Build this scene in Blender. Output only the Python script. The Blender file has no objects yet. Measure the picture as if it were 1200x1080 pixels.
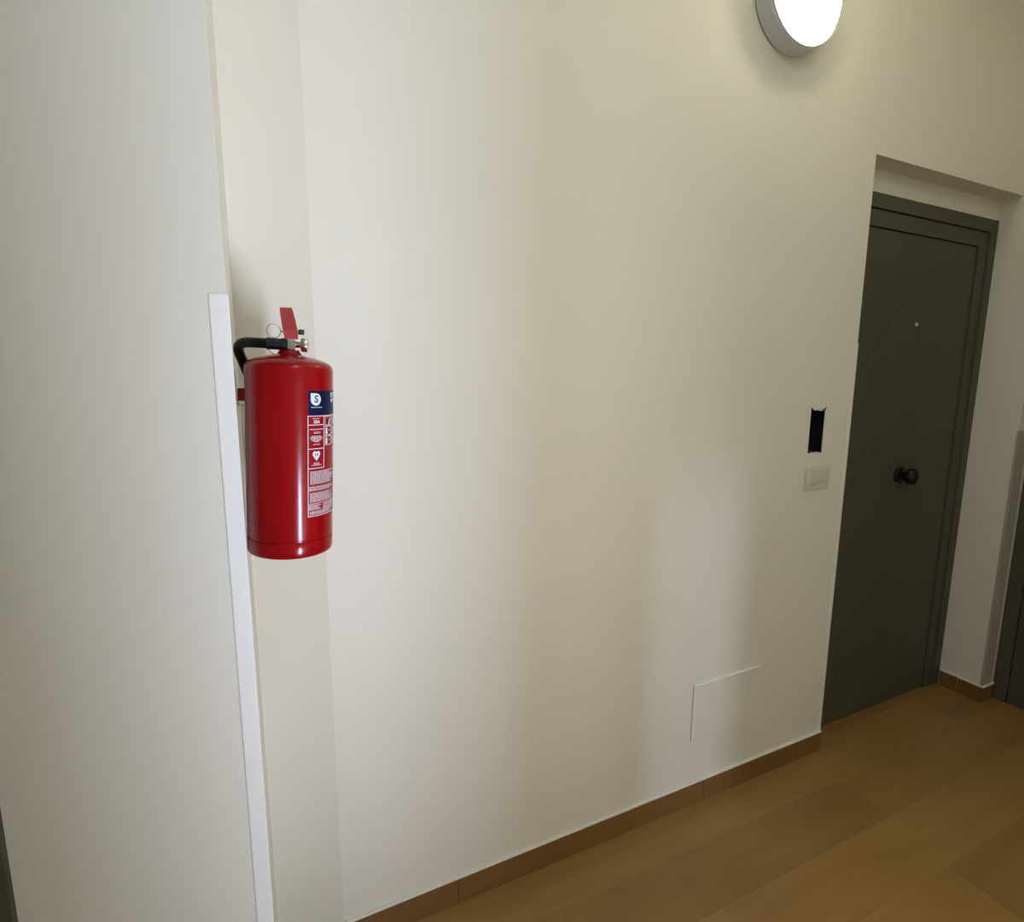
import bpy, bmesh, math, random
from mathutils import Vector, Matrix

random.seed(7)
SC = bpy.context.scene
COL = SC.collection

# ------------------------------------------------------------------ camera
F_PX = 632.167
cam = bpy.data.cameras.new('camera')
cam.sensor_fit = 'HORIZONTAL'
cam.sensor_width = 36.0
cam.lens = 36.0 * F_PX / 1200.0
cam.clip_start = 0.02
cam_o = bpy.data.objects.new('camera', cam)
COL.objects.link(cam_o)
PITCH, YAW, ROLL, CAM_H = 0.151993, 0.436651, 0.004187, 1.4699
fw = Vector((math.sin(YAW) * math.cos(PITCH), math.cos(YAW) * math.cos(PITCH), -math.sin(PITCH)))
rt = Vector((math.cos(YAW), -math.sin(YAW), 0))
up = rt.cross(fw)
rt2 = rt * math.cos(ROLL) + up * math.sin(ROLL)
up2 = -rt * math.sin(ROLL) + up * math.cos(ROLL)
cm = Matrix((rt2, up2, -fw)).transposed().to_4x4()
cm.translation = Vector((0, 0, CAM_H))
cam_o.matrix_world = cm
SC.camera = cam_o

# ------------------------------------------------------------------ world, lights, exposure
SC.view_settings.view_transform = 'Standard'
SC.view_settings.look = 'None'
SC.view_settings.gamma = 1.0
SC.view_settings.use_curve_mapping = False
SC.view_settings.exposure = 0.0
W = bpy.data.worlds.new('world')
SC.world = W
W.use_nodes = True
W.node_tree.nodes['Background'].inputs[0].default_value = (0.75, 0.87, 1.0, 1)
W.node_tree.nodes['Background'].inputs[1].default_value = 0.3


def area_light(name, loc, target, sx, sy, power, color):
    l = bpy.data.lights.new(name, 'AREA')
    l.shape = 'RECTANGLE'
    l.size, l.size_y, l.energy, l.color = sx, sy, power, color
    o = bpy.data.objects.new(name, l)
    COL.objects.link(o)
    o.location = loc
    o.rotation_euler = (Vector(target) - Vector(loc)).to_track_quat('-Z', 'Y').to_euler()
    return o


D_WALL = 1.2666
# daylight from the stair window half a flight below; second window is added fill
WIN_Z0, WIN_Z1, WIN_Y = -1.4, 0.38, -2.8
WIN1 = (1.24, 1.66)
FILL_WIN = (1.70, 2.20)  # unseen window, added to brighten the middle of the long wall
for nm, (wx0, wx1), pw, col in (('stair_window_daylight', WIN1, 232, (0.68, 0.75, 1.0)), ('added_stair_fill', FILL_WIN, 66, (1.0, 0.94, 0.87))):
    area_light(nm, ((wx0 + wx1) / 2, WIN_Y - 0.03, (WIN_Z0 + WIN_Z1) / 2), ((wx0 + wx1) / 2, 0, (WIN_Z0 + WIN_Z1) / 2), wx1 - wx0, WIN_Z1 - WIN_Z0, pw, col)
# unseen light added to throw a soft patch on the long wall
area_light('added_patch_light', (2.72, -2.95, 0.80), (1.3, D_WALL, 0.6), 0.30, 0.35, 86, (0.60, 0.69, 1.0))
# round ceiling lamp of the landing, behind the camera
_cl = area_light('ceiling_lamp', (0.60, -0.50, 3.03), (0.60, -0.50, 0.0), 0.28, 0.28, 12.0, (0.54, 0.74, 1.0))
_cl.data.shape = 'DISK'

# ------------------------------------------------------------------ materials


def mat(name, color, rough=0.5, metal=0.0, coat=0.0, spec=0.5):
    m = bpy.data.materials.new(name)
    m.use_nodes = True
    b = m.node_tree.nodes['Principled BSDF']
    b.inputs['Base Color'].default_value = (*color, 1)
    b.inputs['Roughness'].default_value = rough
    b.inputs['Metallic'].default_value = metal
    b.inputs['Specular IOR Level'].default_value = spec
    if coat:
        b.inputs['Coat Weight'].default_value = coat
        b.inputs['Coat Roughness'].default_value = 0.06
    return m


def add_bump(m, scale, strength, dist=0.002, detail=3.0):
    nt = m.node_tree
    b = nt.nodes['Principled BSDF']
    tc = nt.nodes.new('ShaderNodeTexCoord')
    n = nt.nodes.new('ShaderNodeTexNoise')
    n.inputs['Scale'].default_value = scale
    n.inputs['Detail'].default_value = detail
    bp = nt.nodes.new('ShaderNodeBump')
    bp.inputs['Strength'].default_value = strength
    bp.inputs['Distance'].default_value = dist
    nt.links.new(tc.outputs['Object'], n.inputs['Vector'])
    nt.links.new(n.outputs['Fac'], bp.inputs['Height'])
    nt.links.new(bp.outputs['Normal'], b.inputs['Normal'])
    return m


def mottled(m, c1, c2, scale):
    nt = m.node_tree
    b = nt.nodes['Principled BSDF']
    tc = nt.nodes.new('ShaderNodeTexCoord')
    n = nt.nodes.new('ShaderNodeTexNoise')
    n.inputs['Scale'].default_value = scale
    n.inputs['Detail'].default_value = 4
    mx = nt.nodes.new('ShaderNodeMix')
    mx.data_type = 'RGBA'
    mx.inputs[6].default_value = (*c1, 1)
    mx.inputs[7].default_value = (*c2, 1)
    nt.links.new(tc.outputs['Object'], n.inputs['Vector'])
    nt.links.new(n.outputs['Fac'], mx.inputs[0])
    nt.links.new(mx.outputs[2], b.inputs['Base Color'])
    return m


def wood_mat(name, dark, light, rough, joint_var=0.25):
    m = mat(name, light, rough)
    nt = m.node_tree
    b = nt.nodes['Principled BSDF']
    tc = nt.nodes.new('ShaderNodeTexCoord')
    oi = nt.nodes.new('ShaderNodeObjectInfo')
    off = nt.nodes.new('ShaderNodeVectorMath')
    off.operation = 'MULTIPLY_ADD'
    comb = nt.nodes.new('ShaderNodeCombineXYZ')
    for i in range(3):
        nt.links.new(oi.outputs['Random'], comb.inputs[i])
    off.inputs[1].default_value = (37, 19, 5)
    nt.links.new(comb.outputs[0], off.inputs[0])
    nt.links.new(tc.outputs['Object'], off.inputs[2])
    mp = nt.nodes.new('ShaderNodeMapping')
    mp.inputs['Scale'].default_value = (1.6, 16, 16)
    nt.links.new(off.outputs[0], mp.inputs['Vector'])
    n1 = nt.nodes.new('ShaderNodeTexNoise')
    n1.inputs['Scale'].default_value = 1.4
    n1.inputs['Detail'].default_value = 6
    n1.inputs['Roughness'].default_value = 0.6
    n1.inputs['Distortion'].default_value = 0.6
    nt.links.new(mp.outputs[0], n1.inputs['Vector'])
    n2 = nt.nodes.new('ShaderNodeTexNoise')
    n2.inputs['Scale'].default_value = 2.2
    n2.inputs['Detail'].default_value = 2
    nt.links.new(off.outputs[0], n2.inputs['Vector'])
    ad = nt.nodes.new('ShaderNodeMath')
    ad.operation = 'MULTIPLY_ADD'
    ad.inputs[1].default_value = 0.5
    nt.links.new(n2.outputs['Fac'], ad.inputs[0])
    mu = nt.nodes.new('ShaderNodeMath')
    mu.operation = 'MULTIPLY'
    mu.inputs[1].default_value = 0.6
    nt.links.new(n1.outputs['Fac'], mu.inputs[0])
    nt.links.new(mu.outputs[0], ad.inputs[2])
    rnd = nt.nodes.new('ShaderNodeMath')
    rnd.operation = 'MULTIPLY_ADD'
    rnd.inputs[1].default_value = joint_var
    nt.links.new(oi.outputs['Random'], rnd.inputs[0])
    nt.links.new(ad.outputs[0], rnd.inputs[2])
    rp = nt.nodes.new('ShaderNodeMapRange')
    rp.inputs['From Min'].default_value = 0.35
    rp.inputs['From Max'].default_value = 0.75 + joint_var * 0.6
    nt.links.new(rnd.outputs[0], rp.inputs['Value'])
    mx = nt.nodes.new('ShaderNodeMix')
    mx.data_type = 'RGBA'
    mx.inputs[6].default_value = (*dark, 1)
    mx.inputs[7].default_value = (*light, 1)
    nt.links.new(rp.outputs[0], mx.inputs[0])
    nt.links.new(mx.outputs[2], b.inputs['Base Color'])
    bp = nt.nodes.new('ShaderNodeBump')
    bp.inputs['Strength'].default_value = 0.12
    bp.inputs['Distance'].default_value = 0.001
    nt.links.new(n1.outputs['Fac'], bp.inputs['Height'])
    nt.links.new(bp.outputs['Normal'], b.inputs['Normal'])
    return m


PAINT = mottled(add_bump(mat('warm_white_wall_paint', (0.8, 0.76, 0.66), 0.55, spec=0.35), 55, 0.10, 0.002),
                (0.80, 0.75, 0.625), (0.82, 0.775, 0.655), 3.0)
CEIL = add_bump(mat('white_ceiling_paint', (0.8, 0.79, 0.76), 0.8), 60, 0.1)
PLANK = wood_mat('brown_wood_look_tile', (0.245, 0.128, 0.033), (0.375, 0.215, 0.063), 0.42, joint_var=0.4)
SKIRT = wood_mat('brown_skirting_tile', (0.165, 0.077, 0.019), (0.235, 0.118, 0.032), 0.45)
GROUT = add_bump(mat('beige_grout', (0.42, 0.28, 0.13), 0.9), 120, 0.2)
CAULK = mat('pale_caulk', (0.86, 0.81, 0.70), 0.6)
PVC = mottled(mat('white_plastic_guard', (0.93, 0.91, 0.84), 0.35), (0.92, 0.90, 0.83), (0.94, 0.92, 0.85), 5)
BEIGE_STRIP = mottled(mat('beige_strip', (0.45, 0.41, 0.32), 0.45), (0.44, 0.40, 0.31), (0.46, 0.42, 0.33), 5)
PLATE = mottled(mat('ivory_switch_plastic', (0.66, 0.62, 0.48), 0.4), (0.65, 0.61, 0.47), (0.67, 0.63, 0.49), 8)
DOOR = add_bump(mottled(mat('grey_door_laminate', (0.085, 0.074, 0.05), 0.5, spec=0.3), (0.082, 0.073, 0.048), (0.09, 0.08, 0.054), 6), 220, 0.05, 0.0005)
DOORGAP = mat('dark_door_gap', (0.02, 0.02, 0.018), 0.7)
BLACK = add_bump(mat('black_plastic', (0.012, 0.012, 0.012), 0.4), 300, 0.03, 0.0003)
BLACKMETAL = mottled(mat('black_metal', (0.006, 0.006, 0.006), 0.35, 0.0, spec=0.3), (0.005, 0.005, 0.006), (0.007, 0.007, 0.008), 30)
RUBBER = add_bump(mat('black_rubber', (0.006, 0.006, 0.006), 0.33, spec=0.25), 400, 0.05, 0.0003)
RED = mottled(mat('red_enamel', (0.30, 0.0015, 0.004), 0.17, 0.0, spec=0.3), (0.29, 0.0015, 0.004), (0.31, 0.002, 0.005), 9)
REDP = mottled(mat('red_lever_paint', (0.42, 0.03, 0.03), 0.45), (0.41, 0.028, 0.03), (0.43, 0.034, 0.034), 20)
CHROME = mottled(mat('chrome', (0.75, 0.73, 0.69), 0.16, 1.0), (0.74, 0.72, 0.68), (0.77, 0.75, 0.71), 40)
BRASS = mottled(mat('dull_nickel', (0.42, 0.40, 0.33), 0.3, 0.9), (0.40, 0.38, 0.31), (0.44, 0.42, 0.35), 40)
STEEL = mottled(mat('galvanised_steel', (0.42, 0.42, 0.40), 0.38, 0.9), (0.38, 0.38, 0.36), (0.46, 0.46, 0.44), 40)
L_RED = mat('label_red', (0.30, 0.003, 0.008), 0.35, spec=0.3)
L_NAVY = mat('label_navy', (0.003, 0.006, 0.045), 0.4, spec=0.25)
L_WHITE = mat('label_white', (0.85, 0.85, 0.87), 0.35)
L_TEAL = mat('label_teal', (0.03, 0.13, 0.13), 0.35)
L_DARK = mat('label_black', (0.02, 0.015, 0.015), 0.35)
LAMPBODY = mottled(mat('white_lamp_body', (0.62, 0.64, 0.65), 0.3), (0.61, 0.63, 0.64), (0.63, 0.65, 0.66), 10)
GLASS = mat('window_glass', (1, 1, 1), 0.02)
GLASS.node_tree.nodes['Principled BSDF'].inputs['Transmission Weight'].default_value = 1.0
EMIT = bpy.data.materials.new('lit_diffuser')
EMIT.use_nodes = True
_nt = EMIT.node_tree
_b = _nt.nodes['Principled BSDF']
_b.inputs['Base Color'].default_value = (0.9, 0.9, 0.88, 1)
_b.inputs['Emission Color'].default_value = (1.0, 0.98, 0.76, 1)
_b.inputs['Emission Strength'].default_value = 80.0

# ------------------------------------------------------------------ helpers


def link(name, bm, mats, parent=None, loc=None, smooth=False, auto=None):
    me = bpy.data.meshes.new(name)
    bm.normal_update()
    bm.to_mesh(me)
    bm.free()
    for m in (mats if isinstance(mats, (list, tuple)) else [mats]):
        me.materials.append(m)
    if smooth:
        for p in me.polygons:
            p.use_smooth = True
        if auto:
            me.set_sharp_from_angle(angle=math.radians(auto))
    o = bpy.data.objects.new(name, me)
    COL.objects.link(o)
    if parent:
        o.parent = parent
    if loc is not None:
        o.location = loc
    return o


def tag(o, label=None, cat=None, kind=None, group=None):
    if label: o['label'] = label
    if cat: o['category'] = cat
    if kind: o['kind'] = kind
    if group: o['group'] = group
    return o


def empty(name, loc=(0, 0, 0), mw=None):
    o = bpy.data.objects.new(name, None)
    o.empty_display_size = 0.05
    COL.objects.link(o)
    if mw is not None:
        o.matrix_world = mw
    else:
        o.location = loc
    return o


def box(bm, x0, x1, y0, y1, z0, z1, bev=0.0, mi=0):
    vs = [bm.verts.new(p) for p in ((x0, y0, z0), (x1, y0, z0), (x1, y1, z0), (x0, y1, z0),
                                    (x0, y0, z1), (x1, y0, z1), (x1, y1, z1), (x0, y1, z1))]
    fs = [bm.faces.new([vs[i] for i in q]) for q in ((0, 3, 2, 1), (4, 5, 6, 7), (0, 1, 5, 4), (1, 2, 6, 5), (2, 3, 7, 6), (3, 0, 4, 7))]
    for f in fs:
        f.material_index = mi
    if bev:
        es = list({e for f in fs for e in f.edges})
        r = bmesh.ops.bevel(bm, geom=es, offset=bev, segments=2, affect='EDGES', profile=0.5)
        for f in r['faces']:
            f.material_index = mi


def new_box(*a, **k):
    bm = bmesh.new()
    box(bm, *a, **k)
    return bm


def lathe(bm, prof, seg=48, mtx=None, mi=0):
    """profile of (r, z) pairs turned about z"""
    mtx = mtx or Matrix.Identity(4)
    rings = []
    for r, z in prof:
        if r < 1e-6:
            rings.append([bm.verts.new(mtx @ Vector((0, 0, z)))])
        else:
            rings.append([bm.verts.new(mtx @ Vector((r * math.cos(2 * math.pi * i / seg), r * math.sin(2 * math.pi * i / seg), z))) for i in range(seg)])
    for a, b in zip(rings, rings[1:]):
        for i in range(seg):
            j = (i + 1) % seg
            if len(a) == 1 and len(b) > 1:
                f = bm.faces.new((a[0], b[i], b[j]))
            elif len(b) == 1 and len(a) > 1:
                f = bm.faces.new((a[i], b[0], a[j]))
            elif len(a) > 1:
                f = bm.faces.new((a[i], a[j], b[j], b[i]))
            else:
                continue
            f.material_index = mi
    bmesh.ops.recalc_face_normals(bm, faces=bm.faces[:])


def axis_mtx(p, d):
    q = Vector((0, 0, 1)).rotation_difference(Vector(d).normalized())
    m = q.to_matrix().to_4x4()
    m.translation = Vector(p)
    return m


def smooth_path(pts, n=8):
    P = [Vector(p) for p in pts]
    P = [P[0] * 2 - P[1]] + P + [P[-1] * 2 - P[-2]]
    out = []
    for i in range(1, len(P) - 2):
        for k in range(n):
            t = k / n
            a, b, c, d = P[i - 1], P[i], P[i + 1], P[i + 2]
            out.append(0.5 * ((2 * b) + (-a + c) * t + (2 * a - 5 * b + 4 * c - d) * t * t + (-a + 3 * b - 3 * c + d) * t ** 3))
    out.append(P[-2])
    return out


def tube(bm, pts, r, seg=14, closed=False, mi=0):
    n = len(pts)
    rings = []
    prev = None
    for i, p in enumerate(pts):
        if closed:
            t = (pts[(i + 1) % n] - pts[i - 1]).normalized()
        else:
            t = (pts[min(i + 1, n - 1)] - pts[max(i - 1, 0)]).normalized()
        if prev is None:
            u = t.orthogonal().normalized()
        else:
            u = (prev - t * prev.dot(t)).normalized()
        prev = u
        v = t.cross(u)
        rr = r[i] if isinstance(r, (list, tuple)) else r
        rings.append([bm.verts.new(p + (u * math.cos(2 * math.pi * k / seg) + v * math.sin(2 * math.pi * k / seg)) * rr) for k in range(seg)])
    pairs = list(zip(rings, rings[1:]))
    if closed:
        # align the last ring with the first one
        last, first = rings[-1], rings[0]
        best = min(range(seg), key=lambda s: (last[0].co - first[s].co).length)
        pairs.append((last, first[best:] + first[:best]))
    for a, b in pairs:
        for k in range(seg):
            f = bm.faces.new((a[k], a[(k + 1) % seg], b[(k + 1) % seg], b[k]))
            f.material_index = mi
    if not closed:
        bm.faces.new(rings[0][::-1]).material_index = mi
        bm.faces.new(rings[-1]).material_index = mi


def grid_wall(us, zs, solid, d0, d1, place):
    """a slab in u-z cut into cells; solid(u,z) says where the slab is; place(u,depth,z)->xyz.
    d0 is the face towards the room, d1 the rear face; openings get proper reveals."""
    bm = bmesh.new()
    cache = {}

    def v(i, k, d):
        key = (i, k, d)
        if key not in cache:
            cache[key] = bm.verts.new(place(us[i], d, zs[k]))
        return cache[key]
    nu, nz = len(us) - 1, len(zs) - 1
    S = [[solid((us[i] + us[i + 1]) / 2, (zs[k] + zs[k + 1]) / 2) for k in range(nz)] for i in range(nu)]

    def s(i, k):
        return 0 <= i < nu and 0 <= k < nz and S[i][k]
    for i in range(nu):
        for k in range(nz):
            if not S[i][k]:
                continue
            bm.faces.new((v(i, k, d0), v(i + 1, k, d0), v(i + 1, k + 1, d0), v(i, k + 1, d0)))
            bm.faces.new((v(i, k, d1), v(i, k + 1, d1), v(i + 1, k + 1, d1), v(i + 1, k, d1)))
            if not s(i - 1, k): bm.faces.new((v(i, k, d0), v(i, k + 1, d0), v(i, k + 1, d1), v(i, k, d1)))
            if not s(i + 1, k): bm.faces.new((v(i + 1, k, d0), v(i + 1, k, d1), v(i + 1, k + 1, d1), v(i + 1, k + 1, d0)))
            if not s(i, k - 1): bm.faces.new((v(i, k, d0), v(i, k, d1), v(i + 1, k, d1), v(i + 1, k, d0)))
            if not s(i, k + 1): bm.faces.new((v(i, k + 1, d0), v(i + 1, k + 1, d0), v(i + 1, k + 1, d1), v(i, k + 1, d1)))
    bmesh.ops.recalc_face_normals(bm, faces=bm.faces[:])
    return bm


# ------------------------------------------------------------------ setting: dimensions (metres)
D = 1.2666            # face of the long wall
XI = 0.1177           # inner corner with the angled wall
BX, BY = -0.0370, 1.00  # outer corner, where the white guard is
YA = 1.314            # inner corner of the short side wall behind the extinguisher
XD, XE = 1.9558, 2.9384  # door recess, left edge and right end
ZT = 2.23             # underside of recess lintel
YDOOR = 1.3514        # plane of the apartment door
HC = 3.05             # ceiling
EY0, EY1 = 0.17, 1.168  # opening for the second door in the end wall
XDOOR2 = 3.045
STAIR_X0, STAIR_X1, STAIR_Y = 0.64, 1.60, -0.9
BEAM_SPLIT = (1.02, 1.25)     # unseen post added to split the stair daylight into two beams
HOLE = (1.740, 1.8150, 1.211, 1.367)

# floor: slab with every plank its own piece
floor = link('floor', new_box(-1.9, 3.3, STAIR_Y, 1.6, -0.20, -0.0008), GROUT)
tag(floor, kind='structure')
PW, PL, G = 0.1865, 1.20, 0.0013
plank_mesh = None
row = 0
y = 1.3065 + PW
stag = {0: 0.34, 1: 1.487, 2: 1.87, 3: 1.10, 4: 0.62}
while y > STAIR_Y + 0.01:
    y0, y1 = max(y - PW, STAIR_Y), min(y, 1.47)
    base = stag[row % 5] if row else 0.9
    x = base - PL * 3
    while x < 3.2:
        a, b = max(x, -1.9), min(x + PL, 3.2)
        if b - a > 0.05:
            full = abs((b - a) - PL) < 1e-6 and abs((y1 - y0) - PW) < 1e-6
            if full and plank_mesh:
                o = bpy.data.objects.new('plank', plank_mesh)
                COL.objects.link(o)
                o.parent = floor
                o.location = ((a + b) / 2, (y0 + y1) / 2, 0)
            else:
                w, l = (b - a) / 2 - G / 2, (y1 - y0) / 2 - G / 2
                o = link('plank', new_box(-w, w, -l, l, -0.0008, 0, bev=0.0003), PLANK, floor, ((a + b) / 2, (y0 + y1) / 2, 0))
                if full:
                    plank_mesh = o.data
        x += PL
    y -= PW
    row += 1

tag(link('ceiling', new_box(-1.9, 3.3, WIN_Y - 0.2, 1.6, HC, HC + 0.15), CEIL), kind='structure')

# long wall with the door recess and the hole for the entry phone
hx0, hx1, hz0, hz1 = HOLE


def solid_back(u, z):
    if hx0 < u < hx1 and hz0 < z < hz1: return False
    if u > XD and z < ZT: return False
    return True


bm = grid_wall([XI, hx0, hx1, XD, XE], [0, hz0, hz1, ZT, HC], solid_back, D, D + 0.20, lambda u, d, z: (u, d, z))
box(bm, XD, XE, YDOOR - 0.004, D + 0.2, 2.15, ZT)           # wall strip over the door frame
box(bm, XD - 0.02, XE + 0.02, D + 0.2, D + 0.24, 0, HC)       # rear leaf of the wall
tag(link('wall_back', bm, PAINT), kind='structure')

# short slightly angled wall piece behind the extinguisher, and the wall projecting on the left
bm = bmesh.new()
pts = [(BX, YA), (XI, D), (XI, D + 0.2), (BX, D + 0.2)]
lo = [bm.verts.new((px, py, 0)) for px, py in pts]
hi = [bm.verts.new((px, py, HC)) for px, py in pts]
for i in range(4):
    j = (i + 1) % 4
    bm.faces.new((lo[i], lo[j], hi[j], hi[i]))
bm.faces.new(lo[::-1]); bm.faces.new(hi)
bmesh.ops.recalc_face_normals(bm, faces=bm.faces[:])
tag(link('wall_angled', bm, PAINT), kind='structure')

LDX0, LDX1 = -1.46, -0.465      # opening for the door on the left
bm = grid_wall([-1.9, LDX0, LDX1, BX], [0, 2.13, HC], lambda u, z: not (LDX0 < u < LDX1 and z < 2.13), BY, D + 0.2, lambda u, d, z: (u, d, z))
tag(link('wall_left', bm, PAINT), kind='structure')

# end wall on the right
bm = grid_wall([STAIR_Y, EY0, EY1, YDOOR + 0.1], [0, ZT, HC], lambda u, z: not (EY0 < u < EY1 and z < ZT), XE, XE + 0.2, lambda u, d, z: (d, u, z))
box(bm, XE + 0.2, XE + 0.24, STAIR_Y, YDOOR + 0.1, 0, HC)
tag(link('wall_right', bm, PAINT), kind='structure')

# walls round the landing and the stairwell, behind the camera
bm = bmesh.new()
bm.free()
bm = grid_wall([STAIR_X1, 1.98, 2.10, XE + 0.24], [-0.2, 0.0, 0.98, HC], lambda u, z: not (1.98 < u < 2.10 and 0 < z < 0.98),  # narrow slit added to shape the light patch on the long wall
               STAIR_Y, STAIR_Y - 0.15, lambda u, d, z: (u, d, z))
tag(link('wall_front', bm, PAINT), kind='structure')
bm = bmesh.new()
box(bm, -2.05, STAIR_X0, STAIR_Y - 0.15, STAIR_Y, -0.2, HC)
box(bm, -2.05, -1.9, STAIR_Y, 1.3, -0.2, HC)
tag(link('wall_front_left', bm, PAINT), kind='structure')
bm = bmesh.new()
SX1 = 2.30
box(bm, STAIR_X0 - 0.15, STAIR_X0, WIN_Y - 0.2, STAIR_Y - 0.15, -1.8, HC)
q = [(1.90, STAIR_Y - 0.15), (1.93, STAIR_Y - 0.15), (SX1 + 0.03, WIN_Y - 0.2), (SX1, WIN_Y - 0.2)]
lo = [bm.verts.new((x, y, -1.8)) for x, y in q]
hi = [bm.verts.new((x, y, HC)) for x, y in q]
bm.faces.new(lo); bm.faces.new(hi[::-1])
for i in range(4):
    bm.faces.new((lo[i], lo[(i + 1) % 4], hi[(i + 1) % 4], hi[i]))
box(bm, BEAM_SPLIT[0], BEAM_SPLIT[1], STAIR_Y - 0.15, STAIR_Y, -1.8, HC)
# unseen partition added to keep the light of both windows from crossing
q = [(BEAM_SPLIT[0] + 0.2, STAIR_Y - 0.15), (BEAM_SPLIT[1], STAIR_Y - 0.15), (FILL_WIN[0] - 0.005, WIN_Y + 0.12), (WIN1[1] + 0.005, WIN_Y + 0.12)]
lo = [bm.verts.new((x, y, -1.8)) for x, y in q]
hi = [bm.verts.new((x, y, HC)) for x, y in q]
bm.faces.new(lo); bm.faces.new(hi[::-1])
for i in range(4):
    bm.faces.new((lo[i], lo[(i + 1) % 4], hi[(i + 1) % 4], hi[i]))
bmesh.ops.recalc_face_normals(bm, faces=bm.faces[:])
tag(link('wall_stairwell', bm, PAINT), kind='structure')
bm = grid_wall([STAIR_X0, WIN1[0], WIN1[1], FILL_WIN[0], FILL_WIN[1], SX1], [-1.8, WIN_Z0, WIN_Z1, HC],
               lambda u, z: not ((WIN1[0] < u < WIN1[1] or FILL_WIN[0] < u < FILL_WIN[1]) and WIN_Z0 < z < WIN_Z1), WIN_Y + 0.12, WIN_Y - 0.12, lambda u, d, z: (u, d, z))
tag(link('wall_stair_window', bm, PAINT), kind='structure')
tag(link('floor_stairwell', new_box(STAIR_X0 - 0.15, SX1 + 0.15, WIN_Y - 0.2, STAIR_Y, -2.0, -1.8), GROUT), kind='structure')
for k, (wx0, wx1) in enumerate((WIN1, FILL_WIN)):  # the second frame belongs to the added fill window
    bm = bmesh.new()
    t = 0.03
    box(bm, wx0, wx1, WIN_Y, WIN_Y + 0.05, WIN_Z0, WIN_Z0 + t)
    box(bm, wx0, wx1, WIN_Y, WIN_Y + 0.05, WIN_Z1 - t, WIN_Z1)
    box(bm, wx0, wx0 + t, WIN_Y, WIN_Y + 0.05, WIN_Z0 + t, WIN_Z1 - t)
    box(bm, wx1 - t, wx1, WIN_Y, WIN_Y + 0.05, WIN_Z0 + t, WIN_Z1 - t)
    tag(link('window_%d' % (k + 1), bm, PVC), kind='structure')

# ------------------------------------------------------------------ skirting: each tile a piece


def skirting(name, runs, h=0.0785, t=0.009):
    """runs: (p0, p1, inward normal)"""
    root = empty(name)
    tag(root, kind='structure')
    for (x0, y0), (x1, y1), (nx, ny) in runs:
        d = Vector((x1 - x0, y1 - y0, 0))
        L = d.length
        d.normalize()
        m = Matrix(((d.x, nx, 0, x0), (d.y, ny, 0, y0), (0, 0, 1, 0), (0, 0, 0, 1)))
        o = link('tile', new_box(0.0008, L - 0.0008, 0.0003, t, 0.0005, h, bev=0.0008), SKIRT, root)
        o.matrix_local = m
        c = bmesh.new()
        box(c, 0, L, 0.0003, t + 0.0008, h, h + 0.0065, bev=0.001)
        o = link('caulk_line', c, CAULK, root)
        o.matrix_local = m
    return root


skirting('baseboard_back', [((XI + 0.004, D), (0.4265, D), (0, -1)), ((0.4265, D), (1.3378, D), (0, -1)), ((1.3378, D), (XD, D), (0, -1))])
skirting('baseboard_right', [((XE, YDOOR - 0.018), (XE, 1.2625), (-1, 0)), ((XE, 1.2590), (XE, EY1 - 0.0), (-1, 0)),
                             ((XE - 0.006, EY1), (XE + 0.088, EY1), (0, -1))], h=0.072)
an = Vector((XI - BX, YA - D)).normalized()
skirting('baseboard_left', [((LDX1 + 0.075, BY), (BX, BY), (0, -1)), ((BX, BY + 0.003), (BX, YA), (1, 0)),
                            ((BX + 0.010, YA - 0.010 * an.y / an.x), (XI - 0.001, D), (-an.y, -an.x))])

# ------------------------------------------------------------------ doors


def clip(poly, n, c, keep):
    out = []
    for i in range(len(poly)):
        a, b = poly[i], poly[(i + 1) % len(poly)]
        da, db = (n[0] * a[0] + n[1] * a[1] - c) * keep, (n[0] * b[0] + n[1] * b[1] - c) * keep
        if da >= 0: out.append(a)
        if da * db < 0:
            t = da / (da - db)
            out.append((a[0] + (b[0] - a[0]) * t, a[1] + (b[1] - a[1]) * t))
    return out


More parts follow.
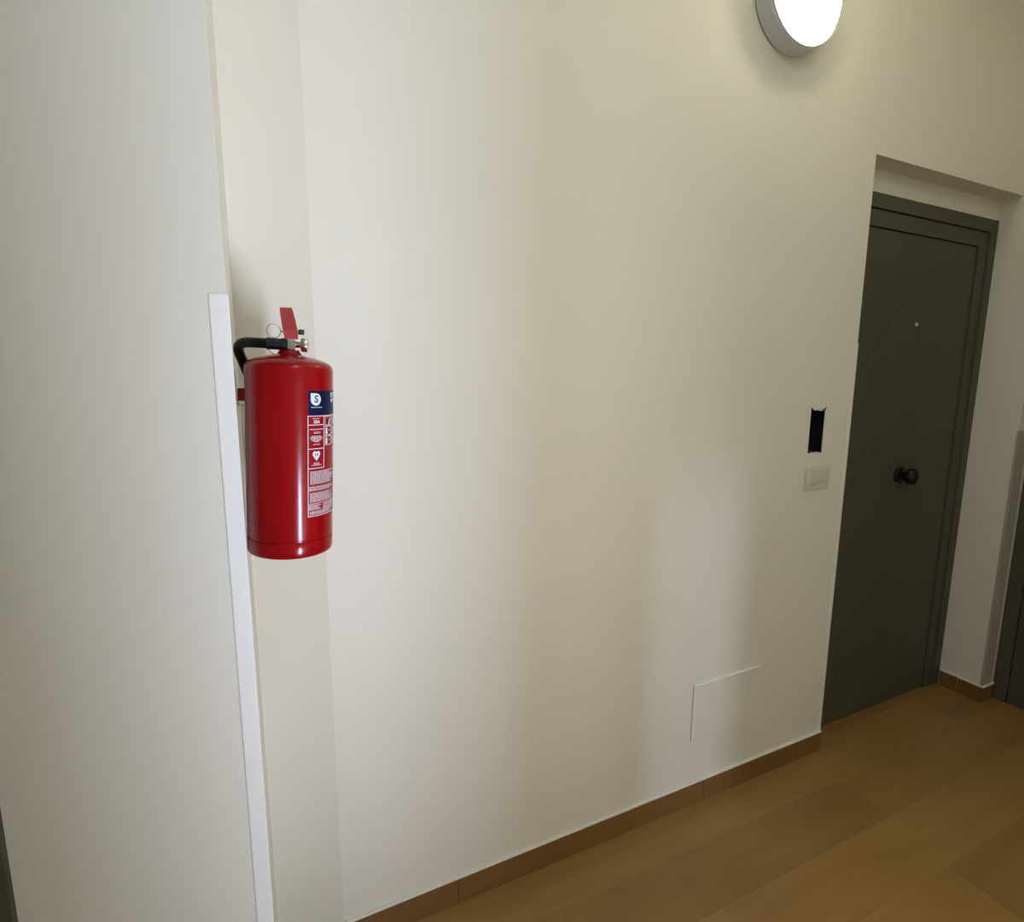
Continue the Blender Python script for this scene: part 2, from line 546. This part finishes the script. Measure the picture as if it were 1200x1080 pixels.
def door(name, w, h, mw, knob=True, peephole=True, bands=(0.052, 0.062)):
    """local: x along the door, -y towards the room, z up; frame w wide and h high from the origin"""
    root = empty(name, mw=mw)
    tag(root, kind='structure')
    a, b = bands
    for k, (o0, o1, y0, y1) in enumerate(((0.0, a, -0.013, 0.03), (a + 0.003, a + b, -0.006, 0.03))):
        bm = bmesh.new()
        box(bm, o0, o1, y0, y1, 0.001, h - o1, bev=0.0015)
        box(bm, w - o1, w - o0, y0, y1, 0.001, h - o1, bev=0.0015)
        box(bm, o0, w - o0, y0, y1, h - o1, h - o0, bev=0.0015)
        link('frame' if k == 0 else 'inner_frame', bm, DOOR, root)
    # shadow gaps
    bm = bmesh.new()
    box(bm, a - 0.002, w - a + 0.002, 0.004, 0.03, 0.001, h - a + 0.002)
    link('frame_backing', bm, DOORGAP, root)
    x0, x1, z1 = a + b + 0.004, w - a - b - 0.004, h - a - b - 0.004
    leaf = link('leaf', new_box(x0, x1, 0.0035, 0.045, 0.006, z1), DOOR, root)
    # raised skin of the leaf split by fine diagonal grooves
    cx = (x0 + x1) / 2
    rects = [[(x0, 0.006), (cx, 0.006), (cx, z1), (x0, z1)]]
    polys = []
    for R_ in rects:
        cur = [R_]
        for zc, sl in ((1.862, 1.03), (1.345, 0.9), (0.634, 0.86)):
            # groove rising to the middle of the leaf at height zc
            n = (-sl, 1.0)
            c = -sl * cx + zc
            nxt = []
            for P in cur:
                for keep, off in ((1, 0.0016), (-1, -0.0016)):
                    q = clip(P, n, c + off, keep)
                    if len(q) > 2: nxt.append(q)
            cur = nxt
        polys += cur
    polys.append([(cx, 0.006), (x1, 0.006), (x1, z1), (cx, z1)])
    for P in polys:
        bm = bmesh.new()
        lo = [bm.verts.new((x, 0.004, z)) for x, z in P]
        hi = [bm.verts.new((x, 0.001, z)) for x, z in P]
        n = len(P)
        bm.faces.new(lo); bm.faces.new(hi[::-1])
        for i in range(n):
            bm.faces.new((lo[i], lo[(i + 1) % n], hi[(i + 1) % n], hi[i]))
        bmesh.ops.recalc_face_normals(bm, faces=bm.faces[:])
        link('panel', bm, DOOR, leaf)
    if knob:
        bm = bmesh.new()
        lathe(bm, [(0, 0), (0.036, 0), (0.036, 0.006), (0.032, 0.011), (0.014, 0.013)], 40, axis_mtx((cx, 0.001, 1.072), (0, -1, 0)))
        link('knob_rosette', bm, BLACKMETAL, leaf, smooth=True, auto=35)
        bm = bmesh.new()
        lathe(bm, [(0.013, 0.011), (0.013, 0.026), (0.022, 0.031), (0.031, 0.038), (0.035, 0.048), (0.034, 0.058), (0.028, 0.066), (0.016, 0.070), (0, 0.071)], 40,
              axis_mtx((cx, 0.001, 1.072), (0, -1, 0)))
        link('knob', bm, BLACKMETAL, leaf, smooth=True, auto=50)
    if peephole:
        bm = bmesh.new()
        lathe(bm, [(0.0, 0.002), (0.003, 0.0035), (0.0045, 0.005), (0.0065, 0.004), (0.007, 0.0)], 24, axis_mtx((cx, 0.001, 1.694), (0, -1, 0)))
        link('peephole', bm, LAMPBODY, leaf, smooth=True, auto=50)  # pale matte colour stands in for the glint of the lens
    return root


door('door_1', XE - XD - 0.002, 2.149, Matrix.Translation((XD + 0.001, YDOOR, 0)))
# second door in the end wall: its local x runs towards the camera side, facing -X
door('door_2', EY1 - EY0 - 0.004, ZT - 0.004, Matrix(((0, 1, 0, XDOOR2), (-1, 0, 0, EY1 - 0.002), (0, 0, 1, 0), (0, 0, 0, 1))))
# door at the far left, frame standing slightly proud of the wall
door('door_3', 1.135, 2.2, Matrix.Translation((-0.398 - 1.135, BY - 0.002, 0)), bands=(0.058, 0.07))

# ------------------------------------------------------------------ corner guards


def corner_guard(p, d1, d2, w1, w2, z0, z1, material, label, t=0.0022):
    """L profile hugging the outer corner p; d1, d2 unit directions along both faces"""
    d1, d2, p = Vector((*d1, 0)), Vector((*d2, 0)), Vector((*p, 0))
    n1 = Vector((d1.y, -d1.x, 0))
    if n1.dot(d2) > 0: n1 = -n1
    n2 = Vector((d2.y, -d2.x, 0))
    if n2.dot(d1) > 0: n2 = -n2
    e = 0.0004
    k = 1 / (1 + n1.dot(n2))
    apex = p + (n1 + n2) * k * (t + e)
    inner = p + (n1 + n2) * k * e
    prof = [p + d1 * w1 + n1 * e, p + d1 * w1 + n1 * (t * 0.55 + e), p + d1 * (w1 - 0.0016) + n1 * (t + e), apex,
            p + d2 * (w2 - 0.0016) + n2 * (t + e), p + d2 * w2 + n2 * (t * 0.55 + e), p + d2 * w2 + n2 * e, inner]
    org = Vector((p.x, p.y, z0))
    bm = bmesh.new()
    lo = [bm.verts.new(q - org + Vector((0, 0, z0))) for q in prof]
    hi = [bm.verts.new(q - org + Vector((0, 0, z1))) for q in prof]
    n = len(prof)
    for i in range(n):
        bm.faces.new((lo[i], lo[(i + 1) % n], hi[(i + 1) % n], hi[i]))
    bm.faces.new(lo[::-1]); bm.faces.new(hi)
    bmesh.ops.recalc_face_normals(bm, faces=bm.faces[:])
    bmesh.ops.bevel(bm, geom=[ed for ed in bm.edges if abs(ed.verts[0].co.z - ed.verts[1].co.z) > 0.5 and (ed.verts[0].co.xy - (apex - org).xy).length < 1e-4],
                    offset=0.0012, segments=2, affect='EDGES')
    o = link('corner_guard', bm, material, None, org)
    return tag(o, label, 'corner guard')


corner_guard((BX, BY), (-1, 0), (0, 1), 0.0262, 0.024, 0.084, 1.600, PVC,
             'white plastic corner guard running down the wall edge left of the red fire extinguisher', t=0.0018)
corner_guard((XD, D), (-1, 0), (0, 1), 0.020, 0.020, 0.084, 1.600, CAULK,
             'pale corner guard on the left edge of the recess with the grey knobbed door')
corner_guard((XE, EY1), (0, 1), (1, 0), 0.006, 0.075, 0.078, 1.257, BEIGE_STRIP,  # plain darker strip on the lower part of the jamb corner
             'beige strip up the corner of the end wall beside the dark door at the right edge')

# ------------------------------------------------------------------ wall lamp
LX, LZ = 1.489, 2.570
lamp = empty('wall_lamp', (LX, D, LZ))
tag(lamp, 'round white wall lamp, lit, high on the wall left of the grey door', 'lamp')
M_ = axis_mtx((0, 0, 0), (0, -1, 0))
bm = bmesh.new()
lathe(bm, [(0, 0.0005), (0.140, 0.0005), (0.146, 0.004), (0.147, 0.012), (0.147, 0.050), (0.144, 0.054), (0.137, 0.055), (0.137, 0.050), (0, 0.050)], 72, M_)
link('lamp_base', bm, LAMPBODY, lamp, smooth=True, auto=30)
bm = bmesh.new()
lathe(bm, [(0.1362, 0.0505), (0.1362, 0.062), (0.133, 0.067), (0.122, 0.071), (0.09, 0.075), (0.05, 0.077), (0, 0.0775)], 96, M_)
link('diffuser', bm, EMIT, lamp, smooth=True, auto=40)
bm = bmesh.new()
lathe(bm, [(0.1372, 0.0555), (0.1372, 0.0605), (0.1445, 0.0590), (0.1450, 0.0550), (0.1372, 0.0555)], 72, M_)
link('trim_ring', bm, LAMPBODY, lamp, smooth=True, auto=30)

# ------------------------------------------------------------------ entry-phone box, blank plate, access panel
hcx, hcz = (hx0 + hx1) / 2, (hz0 + hz1) / 2
hw, hh = (hx1 - hx0) / 2, (hz1 - hz0) / 2
pb = empty('wiring_box', (hcx, D, hcz))
tag(pb, 'open black recessed wiring box in the wall, left of the grey door', 'wall box')
bm = bmesh.new()
g = 0.0008
for (a0, a1, b0, b1) in ((-hw + g, -hw + 0.004, -hh + g, hh - g), (hw - 0.004, hw - g, -hh + g, hh - g), (-hw + 0.004, hw - 0.004, -hh + g, -hh + 0.004), (-hw + 0.004, hw - 0.004, hh - 0.004, hh - g)):
    box(bm, a0, a1, 0.0015, 0.055, b0, b1)
box(bm, -hw + g, hw - g, 0.055, 0.058, -hh + g, hh - g)
link('box_shell', bm, BLACK, pb)
for sx in (-1, 1):
    bm = bmesh.new()
    zt = hh if True else -hh
    p = [(sx * (hw - 0.002), hh - 0.004), (sx * (hw + 0.003), hh + 0.008), (sx * (hw - 0.016), hh - 0.004)]
    f0 = [bm.verts.new((x, -0.0015, z)) for x, z in p]
    f1 = [bm.verts.new((x, 0.004, z)) for x, z in p]
    bm.faces.new(f0); bm.faces.new(f1[::-1])
    for i in range(3): bm.faces.new((f0[i], f0[(i + 1) % 3], f1[(i + 1) % 3], f1[i]))
    bmesh.ops.recalc_face_normals(bm, faces=bm.faces[:])
    link('screw_ear', bm, BLACK, pb)
# torn plaster lip under the upper and lower rim
for zz, sgn in ((hh - 0.001, -1), (-hh + 0.001, 1)):
    bm = bmesh.new()
    rnd = random.Random(5 + sgn)
    n = 9
    top = [(-hw + 0.012 + (2 * hw - 0.024) * i / n, zz) for i in range(n + 1)]
    bot = [(x, zz + sgn * (0.002 + rnd.random() * 0.003) * (1 if 0 < i < n else 0.2)) for i, (x, _) in enumerate(top)]
    for ysign in (0,):
        A = [bm.verts.new((x, -0.0004, z)) for x, z in top]; B = [bm.verts.new((x, -0.0004, z)) for x, z in bot]
        A2 = [bm.verts.new((x, 0.0012, z)) for x, z in top]; B2 = [bm.verts.new((x, 0.0012, z)) for x, z in bot]
        for i in range(n):
            bm.faces.new((A[i], A[i + 1], B[i + 1], B[i])); bm.faces.new((A2[i], B2[i], B2[i + 1], A2[i + 1]))
            bm.faces.new((B[i], B[i + 1], B2[i + 1], B2[i])); bm.faces.new((A[i], A2[i], A2[i + 1], A[i + 1]))
    bmesh.ops.recalc_face_normals(bm, faces=bm.faces[:])
    link('plaster_lip', bm, PAINT, pb)

plx, plz, plw, plh = 1.7975, 1.123, 0.062, 0.041
plate = empty('blank_switch_plate', (plx, D, plz))
tag(plate, 'small ivory blank switch plate on the wall just under the black box', 'switch plate')
bm = bmesh.new()
box(bm, -plw, plw, -0.0075, -0.0004, -plh, plh, bev=0.0018)
link('plate_rim', bm, PLATE, plate)
# dished cover whose lower part curves inward
bm = bmesh.new()
nx, nz = 14, 12
gv = []
for i in range(nx + 1):
    rowv = []
    for k in range(nz + 1):
        x = -plw + 0.004 + (2 * plw - 0.008) * i / nx
        z = -plh + 0.004 + (2 * plh - 0.008) * k / nz
        u = i / nx
        edge = 0.06 + 0.33 * math.sin(math.pi * 0.5 * min(1, u * 1.5))
        w_ = k / nz
        dep = 0.0125 if w_ > edge else 0.0125 - 0.0085 * (1 - w_ / max(edge, 1e-3)) ** 0.8
        if i in (0, nx) or k in (0, nz): dep = min(dep, 0.0076)
        rowv.append(bm.verts.new((x, -dep, z)))
    gv.append(rowv)
for i in range(nx):
    for k in range(nz):
        bm.faces.new((gv[i][k], gv[i + 1][k], gv[i + 1][k + 1], gv[i][k + 1]))
bmesh.ops.recalc_face_normals(bm, faces=bm.faces[:])
link('plate_cover', bm, PLATE, plate, smooth=True, auto=25)

hp = empty('access_panel', (1.427, D, 0.346))
tag(hp, 'flush white access panel low on the wall above the skirting, lit at its top edge', 'access panel')
bm = bmesh.new()
box(bm, -0.153, 0.153, -0.0045, -0.0004, -0.100, 0.100, bev=0.0014)
link('panel_cover', bm, PAINT, hp)
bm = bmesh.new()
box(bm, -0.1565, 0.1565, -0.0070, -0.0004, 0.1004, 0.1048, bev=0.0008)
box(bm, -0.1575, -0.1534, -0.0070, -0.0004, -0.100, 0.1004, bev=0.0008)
link('lit_edge_strips', bm, PVC, hp)  # white strips on top and left only, colouring in the light caught there

# ------------------------------------------------------------------ fire extinguisher
R = 0.0735
ESC = 0.966
O3 = Vector((0.0362, 1.020, 1.1665))
ax = Vector((0.0148, -0.008, 0.327)).normalized()
toc = Vector((0, 0, CAM_H)) - O3
toc = (toc - ax * toc.dot(ax)).normalized()
side = ax.cross(toc)
mw = Matrix((side, -toc, ax)).transposed().to_4x4()
mw = mw @ Matrix.Scale(ESC, 4)
mw.translation = O3
ext = empty('fire_extinguisher', mw=mw)
tag(ext, 'red fire extinguisher with black hose hanging beside the white corner guard', 'fire extinguisher')

bm = bmesh.new()
lathe(bm, [(0, 0.012), (0.060, 0.012), (0.064, 0.001), (0.069, 0.0), (0.0722, 0.002), (R, 0.006), (R, 0.0285), (R - 0.0004, 0.0293), (R - 0.0016, 0.0298), (R - 0.0016, 0.0312),
           (R - 0.0004, 0.0318), (R, 0.0326), (R, 0.035), (R, 0.12), (R, 0.22), (R, 0.322), (R, 0.327), (R - 0.0008, 0.3325), (R - 0.003, 0.3375), (R - 0.008, 0.3420), (R - 0.016, 0.3455), (R - 0.028, 0.3490), (R - 0.040, 0.3518),
           (0.026, 0.3535), (0.022, 0.3545), (0, 0.3545)], 96)
link('cylinder_body', bm, RED, ext, smooth=True, auto=40)
bm = bmesh.new()
lathe(bm, [(0, 0.3520), (0.0225, 0.3520), (0.0200, 0.3560), (0.0180, 0.3590), (0.0165, 0.3610), (0.0165, 0.3623), (0, 0.3623)], 40)
link('neck', bm, RED, ext, smooth=True, auto=40)
bm = bmesh.new()
box(bm, -0.0095, 0.0095, -0.0085, 0.0125, 0.3622, 0.3808, bev=0.0015)
link('valve_block', bm, BRASS, ext)
# lever: bent U channel rising away from the wall side
bm = bmesh.new()
path = [((0.0030, -0.0075, 0.3812), 0.0112), ((0.0028, -0.0070, 0.3890), 0.0115), ((0.0018, -0.0040, 0.3960), 0.0118), ((0.0003, 0.004, 0.4045), 0.0117),
        ((-0.0016, 0.017, 0.4170), 0.0114), ((-0.0040, 0.031, 0.4300), 0.0110), ((-0.0056, 0.041, 0.4385), 0.0102)]
rings = []
for i, (p, hwid) in enumerate(path):
    p = Vector(p)
    a = Vector(path[max(i - 1, 0)][0]); b = Vector(path[min(i + 1, len(path) - 1)][0])
    t = (b - a).normalized()
    xx = Vector((1, 0, 0)); xx = (xx - t * xx.dot(t)).normalized()
    nn = xx.cross(t)
    if nn.y > 0: nn = -nn          # outward face looks at the room
    th, fl = 0.0014, 0.007
    prof = [(-hwid, -fl), (-hwid, 0), (hwid, 0), (hwid, -fl), (hwid - th, -fl), (hwid - th, -th), (-hwid + th, -th), (-hwid + th, -fl)]
    rings.append([bm.verts.new(p + xx * u + nn * v) for u, v in prof])
for a, b in zip(rings, rings[1:]):
    for k in range(8):
        bm.faces.new((a[k], a[(k + 1) % 8], b[(k + 1) % 8], b[k]))
bm.faces.new(rings[0][::-1]); bm.faces.new(rings[-1])
bmesh.ops.recalc_face_normals(bm, faces=bm.faces[:])
link('lever', bm, REDP, ext)
bm = bmesh.new()
box(bm, -0.0085, 0.0085, 0.0125, 0.058, 0.3648, 0.3713, bev=0.002)
link('carry_handle', bm, REDP, ext)
# safety pin with pull ring and cap
bm = bmesh.new()
tube(bm, [Vector((-0.015, 0.001, 0.3935)), Vector((0.016, 0.001, 0.3945))], 0.0013, 10)
pin = link('safety_pin', bm, CHROME, ext, smooth=True, auto=40)
bm = bmesh.new()
tube(bm, [Vector((-0.0250 + 0.0108 * math.cos(t), -0.004 + 0.003 * math.cos(t), 0.3933 + 0.0118 * math.sin(t))) for t in [2 * math.pi * i / 40 for i in range(40)]], 0.0009, 8, closed=True)
link('pull_ring', bm, BRASS, pin, smooth=True)
bm = bmesh.new()
lathe(bm, [(0, 0), (0.0042, 0), (0.0046, 0.001), (0.0046, 0.0085), (0.0038, 0.0100), (0, 0.0100)], 20, axis_mtx((0.0145, -0.004, 0.3945), (1, 0, 0)))
link('pin_cap', bm, BLACK, pin, smooth=True, auto=40)
bm = bmesh.new()
tube(bm, smooth_path([(-0.036, -0.011, 0.3638), (-0.030, -0.012, 0.3568), (-0.022, -0.011, 0.3533), (-0.014, -0.010, 0.3578), (-0.012, -0.009, 0.3648)], 6), 0.0006, 6)
link('seal_wire', bm, BRASS, pin, smooth=True)
# gauge
bm = bmesh.new()
lathe(bm, [(0, -0.012), (0.0055, -0.012), (0.0055, 0.004), (0.0115, 0.0045), (0.0122, 0.006), (0.0122, 0.0135), (0.0112, 0.0150), (0.0100, 0.0142), (0, 0.0142)], 36,
      axis_mtx((0.0155, -0.002, 0.3725), (0.98, -0.2, 0.0)))
link('pressure_gauge', bm, CHROME, ext, smooth=True, auto=35)
# hose
hose = bmesh.new()
hp_pts = smooth_path([(-0.006, -0.006, 0.3710), (-0.030, -0.008, 0.3710), (-0.052, -0.002, 0.3712), (-0.071, 0.011, 0.3705), (-0.0805, 0.023, 0.3655), (-0.0825, 0.032, 0.3550),
                      (-0.0765, 0.043, 0.3360), (-0.069, 0.054, 0.3130), (-0.059, 0.066, 0.288), (-0.042, 0.078, 0.257), (-0.018, 0.086, 0.212), (0.004, 0.0875, 0.15), (0.012, 0.0875, 0.09)], 7)
tube(hose, hp_pts, 0.0088, 18)
h_o = link('hose', hose, RUBBER, ext, smooth=True, auto=60)
bm = bmesh.new()
lathe(bm, [(0, 0), (0.0085, 0), (0.0108, 0.001), (0.0108, 0.010), (0.0098, 0.011), (0.0098, 0.028), (0.0106, 0.029), (0.0106, 0.033), (0.0090, 0.034)], 24,
      axis_mtx((-0.003, -0.006, 0.3710), (-1, -0.04, 0)))
link('hose_ferrule', bm, BLACKMETAL, h_o, smooth=True, auto=35)
bm = bmesh.new()
lathe(bm, [(0, 0.0), (0.0096, 0.0), (0.0105, 0.02), (0.0105, 0.05), (0.0095, 0.055), (0, 0.055)], 20, axis_mtx((0.014, 0.0875, 0.035), (0, 0, 1)))
link('nozzle', bm, BLACK, h_o, smooth=True, auto=40)
# hanging lug, welded to the back of the body
bm = bmesh.new()
box(bm, -0.0850, -0.0690, 0.010, 0.0215, 0.2695, 0.2915, bev=0.0015)
link('hanging_lug', bm, RED, ext)

# printed label: thin film wrapped round the body
LM = [L_RED, L_NAVY, L_WHITE, L_TEAL, L_DARK]
lab = bmesh.new()


def on_body(phi, v, lay):
    r = R + 0.00025 + lay * 0.0002
    a = math.radians(phi)
    return Vector((r * math.sin(a), -r * math.cos(a), v))


def lrect(p0, p1, v0, v1, mi, lay):
    n = max(1, int(math.ceil((p1 - p0) / 4)))
    for i in range(n):
        a, b = p0 + (p1 - p0) * i / n, p0 + (p1 - p0) * (i + 1) / n
        f = lab.faces.new([lab.verts.new(on_body(a, v0, lay)), lab.verts.new(on_body(b, v0, lay)), lab.verts.new(on_body(b, v1, lay)), lab.verts.new(on_body(a, v1, lay))])
        f.material_index = mi


def lpoly(pts, mi, lay, c=None):
    cx = sum(p[0] for p in pts) / len(pts) if c is None else c[0]
    cz = sum(p[1] for p in pts) / len(pts) if c is None else c[1]
    K = 4
    for i in range(len(pts)):
        a, b = pts[i], pts[(i + 1) % len(pts)]
        for k in range(K):
            q = []
            for e, w in ((a, k / K), (a, (k + 1) / K), (b, (k + 1) / K), (b, k / K)):
                q.append((cx + (e[0] - cx) * w, cz + (e[1] - cz) * w))
            if k == 0: q = q[:3]
            f = lab.faces.new([lab.verts.new(on_body(*p, lay)) for p in q])
            f.material_index = mi


def ltext(s, phi, v, size, mi, lay, align='CENTER', bold=0.0):
    cu = bpy.data.curves.new('t', 'FONT')
    cu.body, cu.size, cu.align_x, cu.align_y = s, size, align, 'CENTER'
    cu.resolution_u = 3
    cu.offset = bold
    to = bpy.data.objects.new('t', cu)
    COL.objects.link(to)
    dg = bpy.context.evaluated_depsgraph_get()
    me = bpy.data.meshes.new_from_object(to.evaluated_get(dg))
    vs = [lab.verts.new(on_body(phi + math.degrees(p.co.x / R), v + p.co.y, lay)) for p in me.vertices]
    for p in me.polygons:
        try:
            f = lab.faces.new([vs[i] for i in p.vertices]); f.material_index = mi
        except ValueError:
            pass
    bpy.data.objects.remove(to); bpy.data.curves.remove(cu); bpy.data.meshes.remove(me)


def lines(p0, p1, v0, v1, pitch, thick, mi, lay, seed=0, ragged=0.25):
    """rows of tiny print, too small to read"""
    rn = random.Random(seed)
    v = v1 - pitch * 0.6
    while v > v0:
        p = p0
        end = p1 - (p1 - p0) * ragged * rn.random()
        while p < end:
            w = min(1.2 + 2.8 * rn.random(), end - p)
            if w > 0.4: lrect(p, p + w, v - thick / 2, v + thick / 2, mi, lay)
            p += w + 0.7
        v -= pitch


def frame_(p0, p1, v0, v1, t, mi, lay):
    dp = math.degrees(t / R)
    lrect(p0, p0 + dp, v0, v1, mi, lay); lrect(p1 - dp, p1, v0, v1, mi, lay)
    lrect(p0, p1, v0, v0 + t, mi, lay); lrect(p0, p1, v1 - t, v1, mi, lay)


LP0, LP1 = 22.0, 150.0
lrect(LP0, LP1, 0.0745, 0.296, 0, 0)
lrect(LP0 + 0.6, LP1 - 0.6, 0.2535, 0.2955, 1, 1)
# round logo with one square corner and the letter S
cxp, czv, rp, rv = 34.2, 0.2805, 7.9, 0.0105
pts = [(cxp + rp * math.cos(t), czv + rv * math.sin(t)) for t in [math.pi * 0.5 - 1.5 * math.pi * i / 30 for i in range(31)]] + [(cxp - rp, czv + rv)]
lpoly(pts, 2, 2, (cxp, czv))
ltext('S', cxp + 0.4, czv + 0.0002, 0.0170, 3, 3, bold=0.0005)
lines(27.0, 44.5, 0.2655, 0.2685, 0.0026, 0.0010, 2, 2, 3, 0.0)
for i, (s, sz) in enumerate((('EXTINGUISHER', 0.0106), ('WITH POWDER', 0.0100), ('FOR FIRE', 0.0100))):
    ltext(s, 92.0, 0.2875 - i * 0.0100, sz, 2, 2, bold=0.0003)
# lower red panel with its white frames
T = 0.0012
frame_(LP0, LP1, 0.0745, 0.2525, T, 2, 1)
lrect(LP0, 48.5, 0.2360, 0.2372, 2, 1)
lrect(LP0, 48.5, 0.1945, 0.1957, 2, 1)
lrect(LP0, 48.5, 0.1600, 0.1612, 2, 1)
lrect(47.6, 48.6, 0.1600, 0.2520, 2, 1)
lines(29, 41, 0.2465, 0.2492, 0.0024, 0.0009, 2, 1, 11, 0.0)
ltext('55A', 35.5, 0.2418, 0.0074, 2, 1, bold=0.00025)
lines(25.0, 46.6, 0.2275, 0.2305, 0.0027, 0.0013, 2, 1, 12, 0.0)
lines(31.0, 41.0, 0.2210, 0.2255, 0.0021, 0.0009, 2, 1, 13, 0.0)
for k in range(6):
    hwid = (7.6, 9.2, 9.6, 8.8, 6.8, 4.2)[k]
    v = 0.2175 - k * 0.0019
    lines(35.3 - hwid, 35.3 + hwid, v - 0.0012, v + 0.0007, 0.0019, 0.0010, 2, 1, 20 + k, 0.0)
lines(30.5, 40.5, 0.2010, 0.2042, 0.0024, 0.0011, 2, 1, 30, 0.0)
# heart-shaped mark over two lines of print
cxp, czv = 35.0, 0.1835
lpoly([(cxp - 6.2, czv + 0.0015), (cxp - 5.2, czv + 0.0058), (cxp - 2.6, czv + 0.0075), (cxp, czv + 0.0060), (cxp + 2.6, czv + 0.0075), (cxp + 5.2, czv + 0.0058), (cxp + 6.2, czv + 0.0015),
       (cxp + 3.2, czv - 0.0050), (cxp, czv - 0.0100), (cxp - 3.2, czv - 0.0050)], 2, 1, (cxp, czv))
lpoly([(cxp - 3.0, czv + 0.0035), (cxp - 1.0, czv + 0.0040), (cxp - 0.8, czv - 0.0035), (cxp - 2.2, czv - 0.0005)], 0, 2)
lpoly([(cxp + 3.0, czv + 0.0035), (cxp + 1.0, czv + 0.0040), (cxp + 0.8, czv - 0.0035), (cxp + 2.2, czv - 0.0005)], 0, 2)
lines(30.5, 40.0, 0.1675, 0.1712, 0.0020, 0.0010, 2, 1, 41, 0.0)
lines(27.5, 43.5, 0.1640, 0.1672, 0.0020, 0.0010, 2, 1, 42, 0.0)
# pictogram column
for k in range(3):
    v1 = 0.2510 - k * 0.0175
    lrect(50.0, 66.0, v1 - 0.0165, v1, 0, 2)
    frame_(50.0, 66.0, v1 - 0.0165, v1, 0.0010, 2, 3)
    if k == 0:
        lpoly([(57.5, v1 - 0.0145), (60.0, v1 - 0.0145), (63.0, v1 - 0.0050), (62.2, v1 - 0.0025), (60.8, v1 - 0.0045)], 2, 3)
        lpoly([(52.2, v1 - 0.0120), (54.5, v1 - 0.0030), (57.0, v1 - 0.0045), (55.0, v1 - 0.0130)], 4, 3)
    else:
        lpoly([(51.5, v1 - 0.0140), (52.2, v1 - 0.0030), (55.0, v1 - 0.0030), (55.6, v1 - 0.0140)], 2, 3)
        lpoly([(56.5, v1 - 0.0090), (58.0, v1 - 0.0040), (61.0, v1 - 0.0050), (62.5, v1 - 0.0100), (59.5, v1 - 0.0135)], 4, 3)
        lpoly([(58.5, v1 - 0.0085), (59.2, v1 - 0.0060), (60.6, v1 - 0.0070), (60.0, v1 - 0.0095)], 2, 4)
    lines(68.0, 104.0, v1 - 0.0150, v1 - 0.0010, 0.0030, 0.0013, 2, 2, 50 + k, 0.3)
lrect(72.0, 73.6, 0.1625, 0.1935, 2, 2)
lrect(72.0, 140.0, 0.1925, 0.1940, 2, 2)
# long blocks of small print
for j, (a, b, v0, v1) in enumerate(((25.5, 74, 0.1315, 0.1560), (24.0, 74, 0.1205, 0.1290), (25.0, 74, 0.1000, 0.1175), (23.5, 44, 0.0860, 0.0965), (46.5, 80, 0.0840, 0.0965), (24.5, 80, 0.0775, 0.0845))):
    lines(a, b, v0, v1, 0.0017, 0.00085, 2, 1, 60 + j, 0.30)
    lines(a + 52, b + 62, v0, v1, 0.0017, 0.00085, 2, 1, 80 + j, 0.30)
lrect(LP0, LP1, 0.0975, 0.0983, 2, 1)
link('label', lab, LM, ext)['label'] = 'navy and red printed label with white lettering'

# bracket on the side wall
br = empty('wall_bracket', (BX + 0.0004, 1.046, 1.470))
tag(br, 'steel hanging bracket on the narrow side wall behind the red fire extinguisher', 'bracket')
bm = bmesh.new()
box(bm, 0.0, 0.0022, -0.016, 0.016, -0.040, 0.012, bev=0.0008)
link('back_plate', bm, STEEL, br)
bm = bmesh.new()
box(bm, 0.0023, 0.0115, -0.0300, -0.0130, -0.0490, -0.0445, bev=0.0012)
box(bm, 0.0023, 0.0050, -0.0160, 0.0050, -0.0460, -0.0400, bev=0.0008)
link('hook', bm, CHROME, br)
